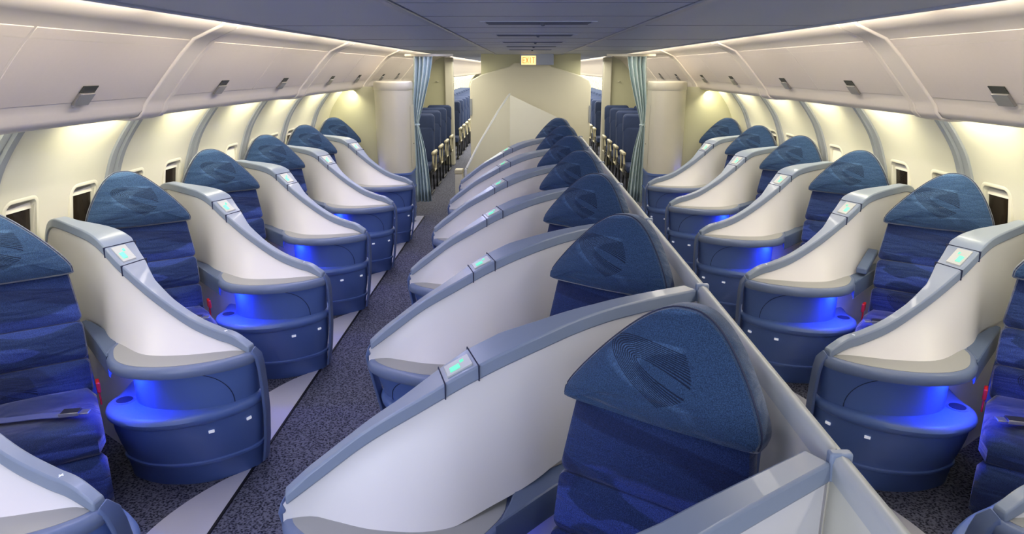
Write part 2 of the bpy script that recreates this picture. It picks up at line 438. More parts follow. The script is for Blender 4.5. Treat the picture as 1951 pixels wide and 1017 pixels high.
def make_pod(kind):
    root = empty('seat_shell')
    TOP = TOPW if kind == 'window' else TOPC
    CAPW = CAPWW if kind == 'window' else CAPWC
    XE = 1.316 if kind == 'window' else 1.296
    TZ = 0.0 if kind == 'window' else -.045
    LX = .665 if kind == 'window' else .505
    ZB = (lambda x: .655) if kind == 'window' else (lambda x: interp([(0, .60), (.45, .61), (.78, .655), (1.3, .66)], x))
    N = 54; xs = [0.004 + (XE - .004) * i / N for i in range(N + 1)]
    # dividing panel
    rows = 9; front = []; back = []
    for x in xs:
        zt = interp(TOP, x) + 0.008; yp = py(x) + 0.004; yf = interp(FOOT, x)
        zb = ZB(x); col = []
        for r in range(rows + 1):
            t = r / rows
            col.append((x, yp + (yf - yp) * t ** 1.6, zt + (zb - zt) * t))
        front.append(col)
        back.append([(x, yp + 0.030, zt), (x, yp + 0.034, zb)])
    V = []; F = []
    n = rows + 3
    for i in range(len(xs)):
        V += front[i] + [back[i][1], back[i][0]]
    for i in range(len(xs) - 1):
        for r in range(n):
            s = (r + 1) % n
            F.append((i * n + r, i * n + s, (i + 1) * n + s, (i + 1) * n + r))
    F.append(tuple(range(n))); F.append(tuple((len(xs) - 1) * n + r for r in reversed(range(n))))
    mk('divider_panel', V, F, M['panel'], root, auto=50)
    # lower wall beneath it
    loops = []
    xl = [x for x in xs if x >= 0.60]
    loops = [[(x, py(x) + 0.004, 0.0), (x, py(x) + 0.004, ZB(x)), (x, py(x) + 0.034, ZB(x)), (x, py(x) + 0.034, 0.0)] for x in xl]
    mk('lower_panel', *loft(loops), M['panel'], root, auto=30)
    # cap
    loops = []
    for q, zz, yy, xx in ((0, 0.02, .17, .080), (1, .14, .15, .055), (2, .30, .115, .030), (3, .45, .07, .012), (4, .57, .028, .0), (5, .625, .008, .0)):
        w = 0.070
        loops.append([(xx, yy, zz), (xx - 0.014, yy + .002, zz + 0.004), (xx - 0.012, yy + w, zz + 0.006), (xx + 0.006, yy + w + .006, zz)])
    loops.append([(.012, -.004, .64), (.002, -.002, .672), (.004, .046, .676), (.02, .05, .645)])
    mk('nose_strip', *loft(loops), M['nose'], root, bevel=0.005, seg=2, auto=50)
    loops = []
    capx = [0.015 + (XE + .004 - .015) * i / 70 for i in range(71)]
    for x in capx:
        z = interp(TOP, x); y = py(x); w = interp(CAPW, x)
        dx = 0.01; s = Vector((dx, py(x + dx) - py(x - dx) if 0 else (py(min(x + dx, 1.32)) - py(x - dx)) , 0)); s = Vector((2 * dx, py(min(x + dx, 1.32)) - py(max(x - dx, 0)), 0)).normalized()
        nrm = Vector((-s.y, s.x, 0)); e = 0.045 if x > .08 else 0.030 + 0.015 * x / .08
        a = Vector((x, y, 0)) - nrm * 0.006; b = a + nrm * (w + 0.012)
        loops.append([(a.x, a.y, z), (a.x + nrm.x * .004, a.y + nrm.y * .004, z + e), (b.x - nrm.x * .006, b.y - nrm.y * .006, z + e + 0.004), (b.x, b.y, z + 0.004)])
    mk('cap_rail', *loft(loops), M['cap'], root, bevel=0.006, seg=2, auto=35)
    # indicator lamp set into the cap
    x = 0.50; z = interp(TOP, x) + 0.050
    for xa in (LX - .045, LX + .05):
        s = Vector((.1, py(xa + .05) - py(xa - .05), 0)).normalized(); nn = Vector((-s.y, s.x, 0))
        a = Vector((xa, py(xa), 0)) - nn * .009; b = a + nn * (interp(CAPW, xa) + 0.016); za = interp(TOP, xa)
        Vs = []
        for t in (-.0016, .0016):
            for p, zz in ((a, za - .001), (a, za + .0465), (b, za + .0515), (b, za + .002)):
                Vs.append((p.x + s.x * t, p.y + s.y * t, zz))
        mk('cap_joint', Vs, [(0, 1, 2, 3), (7, 6, 5, 4), (0, 4, 5, 1), (1, 5, 6, 2), (2, 6, 7, 3), (3, 7, 4, 0)], M['seam'], root, smooth=False)
    def onc(xx, off, dz):
        s = Vector((.1, py(xx + .05) - py(xx - .05), 0)).normalized(); nn = Vector((-s.y, s.x, 0))
        p = Vector((xx, py(xx), 0)) + nn * off; return (p.x, p.y, interp(TOP, xx) + dz)
    def plate(x0, x1, o0, o1, z0, z1):
        V = [onc(x0, o0, z0), onc(x1, o0, z0), onc(x1, o1, z0 + .003), onc(x0, o1, z0 + .003), onc(x0, o0, z1), onc(x1, o0, z1), onc(x1, o1, z1 + .003), onc(x0, o1, z1 + .003)]
        return V, [(0, 3, 2, 1), (4, 5, 6, 7), (0, 1, 5, 4), (1, 2, 6, 5), (2, 3, 7, 6), (3, 0, 4, 7)]
    sl = mk('indicator_lamp', *plate(LX - .033, LX + .038, .018, .085, .044, .0515), M['cap_light'], root, smooth=False, bevel=.001)
    mk('indicator_lens', *join(plate(LX - .022, LX + .005, .030, .052, .05, .0535), plate(LX + .010, LX + .020, .056, .066, .05, .0535)), M['green'], sl, smooth=False)
    # table top
    loops = []
    for ins, z in ((.02, .608), (.004, .612), (-.002, .622), (-.002, .644), (.006, .656), (.014, .660)):
        loops.append([(p[0], p[1], z + TZ) for p in inset2(TABLE, ins)])
    tb = mk('side_table', *loft(loops), M['rim'], root)
    mk('table_surface', *loft([[(p[0], p[1], z + TZ) for p in inset2(TABLE, .028)] for z in (.655, .6615)]), M['table'], tb)
    # armrest continuing the table along the divider
    A = [(.600, -.045), (.655, .045), (.80, .215), (.985, .375), (.955, .40), (.90, .365), (.74, .235), (.655, .16), (.56, -.09)]
    A = [(.612, -.055), (.76, .115), (.93, .305), (.985, .375), (.975, .40), (.93, .375), (.80, .27), (.70, .195), (.665, .16), (.645, .06)]
    A = [(p.x, p.y) for i_ in range(len(A)) for p in (Vector(A[i_]), Vector(A[i_]).lerp(Vector(A[(i_ + 1) % len(A)]), .33), Vector(A[i_]).lerp(Vector(A[(i_ + 1) % len(A)]), .66))]
    AZ = 0 if kind == 'window' else -.02
    mk('armrest', *loft([[(p[0], p[1], z + AZ) for p in inset2(A, i)] for i, z in ((.006, .560), (.0, .567), (0, .60), (0, .650), (.003, .658), (.008, .661))]), M['arm'], root, auto=30)
    # drum under the table
    loops = []
    for t in (0, .08, .3, .55, .8, 1.0):
        loops.append([(a[0] + (b[0] - a[0]) * t, a[1] + (b[1] - a[1]) * t, .41 + (.205 + TZ) * t) for a, b in zip(DRUM0, DRUM1)])
    dr = mk('console_drum', *loft(loops), M['blue'], root)
    def drum_pt(u, t, off=0.0015):
        o = inset2([(a[0] + (b[0] - a[0]) * t, a[1] + (b[1] - a[1]) * t) for a, b in zip(DRUM0, DRUM1)], -off)
        i = int(u); f = u - i; p, q = o[i % 64], o[(i + 1) % 64]
        return (p[0] + (q[0] - p[0]) * f, p[1] + (q[1] - p[1]) * f, .41 + (.205 + TZ) * t)
    arc = [drum_pt(21 + 6.5 * math.sin(R(a)), .06 + .86 * math.cos(R(a))) for a in range(0, 91, 6)]
    mk('hatch_seam', *tube(arc, .0016, 5), M['seam'], dr)
    # barrel
    def mixo(t, ins):
        return inset2([(a[0] + (b[0] - a[0]) * t, a[1] + (b[1] - a[1]) * t) for a, b in zip(FLOORO, LEDGE)], ins)
    prof = [(0, .004, .0), (.015, 0, .012), (.20, -.003, .108), (.20, -.010, .114), (.24, -.012, .124), (.27, -.010, .134), (.28, -.002, .139),
            (.52, -.008, .22), (.76, -.008, .30), (.93, -.002, .365), (.95, -.010, .371), (.97, -.017, .382), (1.0, -.018, .400), (1.0, -.012, .414), (1.0, -.002, .421), (1.0, .012, .424)]
    mk('console_barrel', *loft([[(p[0], p[1], z) for p in mixo(t, ins)] for t, ins, z in prof]), M['blue'], root)
    # white marker plates on the barrel
    def barrel_pt(u, z):
        t = interp([(0.14, .28), (.22, .52), (.30, .76), (.365, .93)], z)
        o = mixo(t, -.010); i = int(u); f = u - i; p, q = o[i % 64], o[(i + 1) % 64]
        c = Vector((p[0] + (q[0] - p[0]) * f, p[1] + (q[1] - p[1]) * f, z)); tt = Vector((q[0] - p[0], q[1] - p[1], 0)).normalized()
        return c, tt
    for u in (23.3, 29.2):
        c, tt = barrel_pt(u, .318)
        nn = Vector((tt.y, -tt.x, 0)) * .003
        V = []
        for d in (-nn, nn * 1.2):
            for a, b in ((-1, -1), (1, -1), (1, 1), (-1, 1)):
                V.append(tuple(c + d + tt * .012 * a + Vector((0, 0, .006 * b))))
        mk('marker_plate', V, [(0, 3, 2, 1), (4, 5, 6, 7), (0, 1, 5, 4), (1, 2, 6, 5), (2, 3, 7, 6), (3, 0, 4, 7)], M['marker'], root, smooth=False)
    # cup recess
    ch = mk('cup_holder', *lathe([(.0, .0), (.034, .0), (.034, .003), (.040, .005), (.045, .003), (.046, -.002)], 28, (.60, .005, .4235)), M['bluerim'], root)
    mk('cup_well', *lathe([(.0, .0042), (.034, .0042), (.034, .0028)], 28, (.60, .005, .4235)), M['seam'], ch)
    # blue lamp strip under the table
    ep = [(p[0], p[1]) for p in inset2(TABLE, .05)]
    seg = [ (x_, y_) for x_, y_ in ep if y_ < -0.02 and .36 < x_ < .50]
    seg.sort()
    mk('blue_lamp_strip', *tube([(a, b, .606 + TZ) for a, b in seg], .003, 5), M['led'], root)
    if kind == 'centre':
        # centre rail and its panel, one pitch long, starting at this divider and running forward (-y)
        y1 = .705; y0 = y1 - 1.135
        sec = [(1.308, 1.050), (1.306, 1.085), (1.310, 1.100), (1.322, 1.106), (1.336, 1.100), (1.342, 1.085), (1.340, 1.050)]
        mk('side_rail', *loft([[(a, y, b) for a, b in sec] for y in (y0 + .006, y1 - .006)]), M['cap_light'], root, auto=60)
        mk('side_panel', *box(1.314, 1.334, y0 + .004, y1 - .004, 0.05, 1.055), M['panelc'], root, smooth=False)
        mk('rail_bracket', *join(box(1.300, 1.346, y1 - .022, y1 + .001, 1.045, 1.110)), M['cap'], root, bevel=.005)
    else:
        V, F_ = tube([(0, 0, 0), (0.016, 0, 0)], .001, 4)
        x = .13; z = interp(TOP, x) + .0475; y = py(x) + .018
        mk('row_mark', *join(box(x - .007, x + .007, y - .0015, y + .0015, z, z + .0012), box(x - .0015, x + .0015, y - .010, y + .008, z, z + .0012)), M['marker'], root, smooth=False)
    return root

PITCHY = 1.135
SEATROT = -35
SEAT_ORIGS = {'centre': (.968, -.15), 'left': (.99, -.08), 'right': (.99, -.08)}
ordn = ['first', 'second', 'third', 'fourth', 'fifth', 'sixth', 'seventh', 'eighth', 'ninth', 'tenth', 'eleventh', 'twelfth', 'thirteenth', 'fourteenth']
def place_row(side, shells, seats):
    global MX
    MX = -1 if side == 'left' else 1
    SEAT_ORIG = SEAT_ORIGS[side]
    ox = {'left': -1.24, 'right': 1.24, 'centre': -.745}[side]
    oy = 1.70 if side == 'centre' else 1.665
    pod0 = make_pod('centre' if side == 'centre' else 'window')
    seat0 = make_seat()
    where = {'left': 'along the left windows', 'right': 'along the right windows', 'centre': 'in the centre column'}[side]
    for n, k in enumerate(shells):
        p = pod0 if n == 0 else copy_tree(pod0)
        p.location = (ox, oy + PITCHY * k, 0)
        if side == 'centre':
            pos = 'nearest, cropped at the bottom edge' if k < 0 else ordn[k] + ' one behind a seat, counted from the viewer'
            tag(p, f'white curved shell {where}, {pos}', 'seat shell', 'privacy shells ' + where)
            if k >= 0: p['label'] = f'white curved shell {where}, right behind the {ordn[k]} seat from the viewer'
        else:
            tag(p, f'white shell on blue console {where}, ' + ('nearest, cut off by the bottom corner' if k == 0 else f'{ordn[k]} counted from the viewer'), 'seat shell', 'privacy shells ' + where)
        if side == 'right' and k == 2:
            P_ = [(.70, .075, .675), (.755, .145, .70), (.81, .215, .725), (.86, .285, .74)]
            V = []
            for q in P_:
                for dx_, dz_ in ((-.022, 0), (.022, 0), (.022, .038), (-.022, .038)): V.append((q[0] + dx_, q[1] - dx_, q[2] + dz_))
            mk('raised_armrest', V, loft([[(0, 0, 0)] * 4 for _ in P_])[1], M['arm'], p, bevel=.008, auto=40)
        lx = ox + MX * .53
        a = area('console_lamp', (lx, oy + PITCHY * k - .10, .603 + (-.045 if side == 'centre' else 0)), (0, .15, -1), X_, .10, .03, 2.6, (0.02, 0.06, 1.0))
    for n, k in enumerate(seats):
        s = seat0 if n == 0 else copy_tree(seat0)
        s.location = (ox + MX * SEAT_ORIG[0], oy + PITCHY * k + SEAT_ORIG[1], 0)
        s.rotation_euler = (0, 0, R(SEATROT) * MX)
        tag(s, f'blue wave-patterned reclining seat {where}, {ordn[n]} from the viewer', 'airline seat', 'blue reclining seats ' + where)
    MX = 1
place_row('centre', list(range(-1, 6)), list(range(0, 7)))
place_row('right', list(range(0, 6)), list(range(1, 7)))
place_row('left', list(range(0, 6)), list(range(1, 7)))

# ------------------------------------------------------------------ structure
def struct(o): o['kind'] = 'structure'; return o
struct(mk('floor', *box(-2.7, 2.7, -2.5, 36.0, -.05, 0.0), M['carpet'], smooth=False))
# bay carpet and vinyl strips
for s, nm in ((-1, 'trim_1'), (1, 'trim_2')):
    V = []; F = []
    ys = [0.3 + 0.04 * i for i in range(int((8.9 - 0.3) / .04) + 1)]
    for y in ys:
        ph = ((y - 2.90) / PITCHY) % 1.0
        e = 1.40 + 0.22 * math.sin(math.pi * ph) ** 0.8
        V += [(s * (e), y, 0.001), (s * e, y, 0.004), (s * 1.355, y, 0.004), (s * 1.355, y, 0.001)]
    for i in range(len(ys) - 1):
        for r in range(4):
            q = (r + 1) % 4; F.append((i * 4 + r, i * 4 + q, i * 4 + 4 + q, i * 4 + 4 + r))
    struct(mk(nm, V, F, M['strip'], smooth=False))
    struct(mk(nm.replace('1', '3').replace('2', '4'), *box(s * 1.355 - .006, s * 1.355 + .006, .3, 8.9, 0.0005, .006), M['black'], smooth=False))

# side walls: panels with windows
WALL = [(2.27, 1.66), (2.30, 1.60), (2.38, 1.50), (2.46, 1.38), (2.515, 1.25), (2.555, 1.12), (2.58, .95), (2.585, .75), (2.57, .5), (2.53, .25), (2.48, 0.0)]
def wallx(z):
    t = sorted([(b, a) for a, b in WALL]); return interp(smooth_w, z)
smooth_w = sorted([(p.y, p.x) for p in catmull(WALL, 60)])
RIB0 = 4.10; RP = 1.025
for s, side in ((-1, 'left'), (1, 'right')):
    zs = [1.66 - .02 * i for i in range(84)]
    zs = [z for z in zs if z >= 0]
    y0w, y1w = -2.4, 35.9
    # grid of y with window openings
    V = []; F = []; idx = {}
    ycuts = []
    y = RIB0 - 7 * RP
    allw = []
    for k in range(-7, 5):
        base = RIB0 + k * RP
        for c in (base - RP / 2 - RP / 4, base - RP / 2 + RP / 4):
            allw.append(c)
    ycuts = sorted(set([y0w, y1w] + [round(base, 4) for k in range(-7, 6) for base in [RIB0 + (k - 1) * RP]] + [round(c - .105, 4) for c in allw] + [round(c + .105, 4) for c in allw] + [round(c + d_, 4) for c in allw for d_ in (-.15, -.125, .125, .15)]))
    zt, zb = 1.22, .86
    def inwin(ya, yb, za, zb_):
        ym = (ya + yb) / 2; zm = (za + zb_) / 2
        return zm < zt and zm > zb and any(abs(ym - c) < .104 for c in allw)
    # panel bulge
    def bulge(y):
        ph = ((y - RIB0) / RP) % 1.0
        return 0.0
    for i, z in enumerate(zs):
        for j, yy in enumerate(ycuts):
            V.append((s * (wallx(z)), yy, z))
    nj = len(ycuts)
    for i in range(len(zs) - 1):
        for j in range(nj - 1):
            if not inwin(ycuts[j], ycuts[j + 1], zs[i], zs[i + 1]):
                F.append((i * nj + j, i * nj + j + 1, (i + 1) * nj + j + 1, (i + 1) * nj + j))
    wo = struct(mk('wall_' + side, V, F, M['wall'], auto=60))
    sol = wo.modifiers.new('solid', 'SOLIDIFY'); sol.thickness = 0.012; sol.offset = 0
    # raised ribs
    for k in range(-4, 5):
        yr = RIB0 + k * RP
        if yr > 8.6: continue
        prof = [(-.075, 0.0), (-.070, .016), (-.030, .020), (-.022, .008), (.0, .006), (.012, .020), (.055, .020), (.065, 0.0)]
        loops = []
        for z in zs[:80:2]:
            z = z
            loops.append([(s * (wallx(z) - b - .004), yr + a, z) for a, b in prof])
        struct(mk('trim_%d' % (10 + k + (20 if s > 0 else 0)), *loft(loops), M['rib'], auto=30))
    # windows
    wn = 0
    for c in allw:
        if c < 2.9 or c > 8.0: continue
        wn += 1
        root = empty('window_%d' % (wn + (20 if s > 0 else 0)), (s * 2.56, c, 1.04)); struct(root)
        def ring(hw, hh, r, x):
            P = []
            for (cy_, cz_, a0) in ((hw - r, hh - r, 0), (-hw + r, hh - r, 90), (-hw + r, -hh + r, 180), (hw - r, -hh + r, 270)):
                for q in range(6):
                    a = R(a0 + 18 * q); P.append((cy_ + r * math.cos(a), cz_ + r * math.sin(a)))
            return [(s * ((wallx(1.04 + p[1]) - 2.56) + x), p[0], p[1]) for p in P]
        mk('window_frame', *loft([ring(.132, .202, .055, .002), ring(.130, .200, .055, -.007), ring(.122, .194, .05, -.010), ring(.108, .182, .035, -.010), ring(.102, .176, .03, .022), ring(.14, .21, .06, .026)], cap0=False, cap1=False), M['wall'], root, auto=50)
        mk('window_pane', *loft([ring(.104, .178, .03, .020), ring(.104, .178, .03, .023)]), M['glass'], root, smooth=False)
        sh_ = .10 if (wn % 3 != 0) else .16
        top = ring(.100, .176, .03, .05)
        xx = (wallx(1.18) - 2.56) + .012
        mk('window_shade', *box(min(s * xx, s * (xx + .006)), max(s * xx, s * (xx + .006)), -.10, .10, .176 - (.045 if wn != 6 else .352), .178), M['shade'], root, smooth=False)
# hangar seen outside the windows
for s in (-1, 1):
    hg = struct(mk('wall_hangar_' + ('left' if s < 0 else 'right'), *box(min(s * 3.2, s * 3.25), max(s * 3.2, s * 3.25), 2.0, 9.5, .2, 1.9), M['hangar'], smooth=False))
    V, F = join(*[box(min(s * 3.12, s * 3.16), max(s * 3.12, s * 3.16), 2.2 + .37 * i, 2.36 + .37 * i, .2, 1.9) for i in range(18)])
    struct(mk('trim_%d' % (60 + s), V, F, M['hangard'], smooth=False))

# ceiling
struct(mk('ceiling', *box(-1.43, 1.43, -2.4, 36.0, 2.062, 2.10), M['ceil'], smooth=False))
struct(mk('trim_50', *box(-.475, .475, -2.4, 11.0, 2.050, 2.064), M['ceil'], smooth=False, bevel=.004))
for s in (-1, 1):
    struct(mk('trim_%d' % (51 + (s > 0)), *box(s * .50 - .018, s * .50 + .018, -2.4, 11.0, 2.046, 2.064), M['ceil2'], smooth=False, bevel=.004))
    struct(mk('trim_%d' % (53 + (s > 0)), *box(s * 1.424 - .012, s * 1.424 + .012, -2.4, 11.0, 2.052, 2.075), M['ceil'], smooth=False, bevel=.004))
# fine cross seams in the ceiling
V, F = join(*[box(-1.41, 1.41, y - .002, y + .002, 2.0605, 2.063) for y in (2.1, 3.8, 5.6, 7.4, 9.2)] + [box(-.474, .474, y - .002, y + .002, 2.0488, 2.0515) for y in (1.6, 2.35, 2.95, 3.75, 4.3, 5.1, 5.9, 6.4, 7.4)])
struct(mk('trim_55', V, F, M['vent'], smooth=False))
for y in (3.35, 4.55, 5.75, 6.9, 8.1):
    t = empty('ceiling_vent', (.0, y, 2.05), label='slotted grey air vent in the ceiling, ' + ordn[int((y - 3.3) / 1.13)] + ' from the viewer', cat='air vent', group='ceiling air vents')
    mk('vent_frame', *join(box(-.26, .26, -.095, -.085, -.003, 0), box(-.26, .26, .085, .095, -.003, 0), box(-.26, -.24, -.085, .085, -.003, 0), box(.24, .26, -.085, .085, -.003, 0)), M['ceil'], t, smooth=False)
    mk('vent_slot', *box(-.235, .235, -.08, .08, -.003, 0.0), M['vent'], t, smooth=False)
    mk('vent_blade', *join(*[box(-.23, .23, -.07 + .028 * i, -.062 + .028 * i, -.006, -.003) for i in range(6)]), M['vent'], t, smooth=False)
    mk('vent_knob', *lathe([(.012, 0), (.012, -.006), (.006, -.014), (0.001, -.015)], 14, (.02, -.04, -.004)), M['vent'], t)
# exit sign
t = empty('exit_sign', (.0, 10.6, 1.955), label='small lit exit sign hanging from the ceiling above the centre bulkhead', cat='sign')
mk('sign_housing', *box(-.13, .36, .0, .04, -.06, .10), M['ceil2'], t, smooth=False, bevel=.005)
mk('sign_panel', *box(-.11, .10, -.006, .0, -.055, .07), M['exit'], t, smooth=False)
def strokes(chars, x0, z0, h, wd, gap, th, y0, y1):
    G = {'E': [(0, 0, 0, 1), (0, 0, 1, 0), (0, .5, .8, .5), (0, 1, 1, 1)], 'X': [(0, 0, 1, 1), (0, 1, 1, 0)], 'I': [(.5, 0, .5, 1)], 'T': [(.5, 0, .5, 1), (0, 1, 1, 1)]}
    out = []
    for i, ch in enumerate(chars):
        for a, b, c, d in G[ch]:
            p = Vector((x0 + i * (wd + gap) + a * wd, z0 + b * h)); q = Vector((x0 + i * (wd + gap) + c * wd, z0 + d * h))
            t_ = (q - p).normalized() * th * .5; n_ = Vector((-t_.y, t_.x)); p = p - t_; q = q + t_
            P = [p + n_, p - n_, q - n_, q + n_]
            out.append(([(v.x, y0, v.y) for v in P] + [(v.x, y1, v.y) for v in P], [(0, 1, 2, 3), (7, 6, 5, 4), (0, 4, 5, 1), (1, 5, 6, 2), (2, 6, 7, 3), (3, 7, 4, 0)]))
    return join(*out)
mk('sign_lettering', *strokes('EXIT', -.09, -.03, .075, .032, .014, .009, -.010, -.0065), M['exitg'], t, smooth=False)

# cove light strips
for s in (-1, 1):
    o = mk('cove_light', *box(s * 1.462 - .006, s * 1.462 + .006, -.5, 11.8, 2.105, 2.135), M['cove'], smooth=False)
    tag(o, 'warm white cove light strip above the ' + ('left' if s < 0 else 'right') + ' overhead bins', 'cove light', 'cove light strips')
    struct(mk('trim_%d' % (56 + (s > 0)), *join(box(min(s * 1.45, s * 1.72), max(s * 1.45, s * 1.72), -2.4, 36, 2.15, 2.17), box(min(s * 1.42, s * 1.45), max(s * 1.42, s * 1.45), -2.4, 36, 2.075, 2.17)), M['bin'], smooth=False))

# ------------------------------------------------------------------ overhead bins
BP = [(1.60, 2.15), (1.565, 2.105), (1.60, 2.065), (1.68, 2.03), (1.752, 1.998), (1.84, 1.912), (1.93, 1.810), (2.03, 1.695), (2.052, 1.668), (2.065, 1.635), (2.09, 1.608), (2.14, 1.596), (2.28, 1.598), (2.30, 1.66), (2.30, 2.15)]
def off_prof(P, d):
    out = []
    for i, p in enumerate(P):
        a = Vector(P[max(0, i - 1)]); b = Vector(P[min(len(P) - 1, i + 1)]); t = (b - a).normalized()
        out.append((p[0] - (-t.y) * -d * -1 if 0 else p[0] + t.y * d, p[1] - t.x * d))
    return out
BINL = 2.60; GAP = .25
bin_starts = [1.36 + BINL * k for k in range(4)]
def make_bin(s):
    root = empty('overhead_bin')
    L = BINL
    def ex(P, y0, y1): return loft([[(s * a, y0, b) for a, b in P], [(s * a, y1, b) for a, b in P]])
    mk('bin_housing', *ex(BP, 0, L - .002), M['bin'], root, auto=35)
    rib = off_prof(BP[:13], .013) ; ribin = list(reversed(off_prof(BP[:13], -.01)))
    for y0, y1 in ((0.0, .06), (L - .195, L - .002)):
        pr = rib + ribin
        lo = [[(s * a, y, b) for a, b in pr] for y in (y0, y1)]
        mk('bin_rib', *loft(lo), M['bin'], root, bevel=.012, seg=3, auto=35)
    # two doors
    dl = (L - .255) / 2
    for d in (0, 1):
        y0 = .06 + d * dl + .006; y1 = .06 + (d + 1) * dl - .006
        face = [(1.760, 1.9905), (1.80, 1.954), (1.84, 1.912), (1.88, 1.868), (1.93, 1.810), (1.98, 1.753), (2.022, 1.705)]
        outp = off_prof(face, .002); inp = off_prof(face, -.006)
        ys = [y0, y0 + .012, y1 - .012, y1]
        loops = []
        for y in (y0, y1):
            loops.append([(s * a, y, b) for a, b in outp + list(reversed(inp))])
        dr = mk('bin_door', *loft(loops), M['bindoor'], root, bevel=.005, auto=30)
        ly = (y0 + y1) / 2
        # latch on lower edge of the door
        a = Vector((1.958, 0, 1.779)); b = Vector((2.028, 0, 1.699)); t_ = (b - a).normalized(); n_ = Vector((-t_.z * -1, 0, t_.x)) ; n_ = Vector((t_.z, 0, -t_.x))
        def quad(u0, u1, ya, yb, h0, h1):
            V = []
            for h in (h0, h1):
                for u, y in ((u0, ya), (u1, ya), (u1, yb), (u0, yb)):
                    p = a + t_ * u + n_ * h; V.append((s * p.x, y, p.z))
            return V, [(0, 1, 2, 3), (7, 6, 5, 4), (0, 4, 5, 1), (1, 5, 6, 2), (2, 6, 7, 3), (3, 7, 4, 0)]
        la = mk('latch', *quad(.038, .104, ly - .055, ly + .055, .003, .015), M['latch'], dr, smooth=False, bevel=.002)
        mk('latch_recess', *quad(.0, .040, ly - .055, ly + .055, .004, .007), M['latchd'], dr, smooth=False)
    return root
for s in (-1, 1):
    b0 = make_bin(s)
    for k in range(4):
        b = b0 if k == 0 else copy_tree(b0)
        b.location = (0, bin_starts[k] - .06 + (0 if k else 0), 0)
        side = 'left' if s < 0 else 'right'
        tag(b, f'beige overhead bin with two latched doors on the {side}, {ordn[k]} from the viewer', 'overhead bin', f'overhead bins on the {side}')

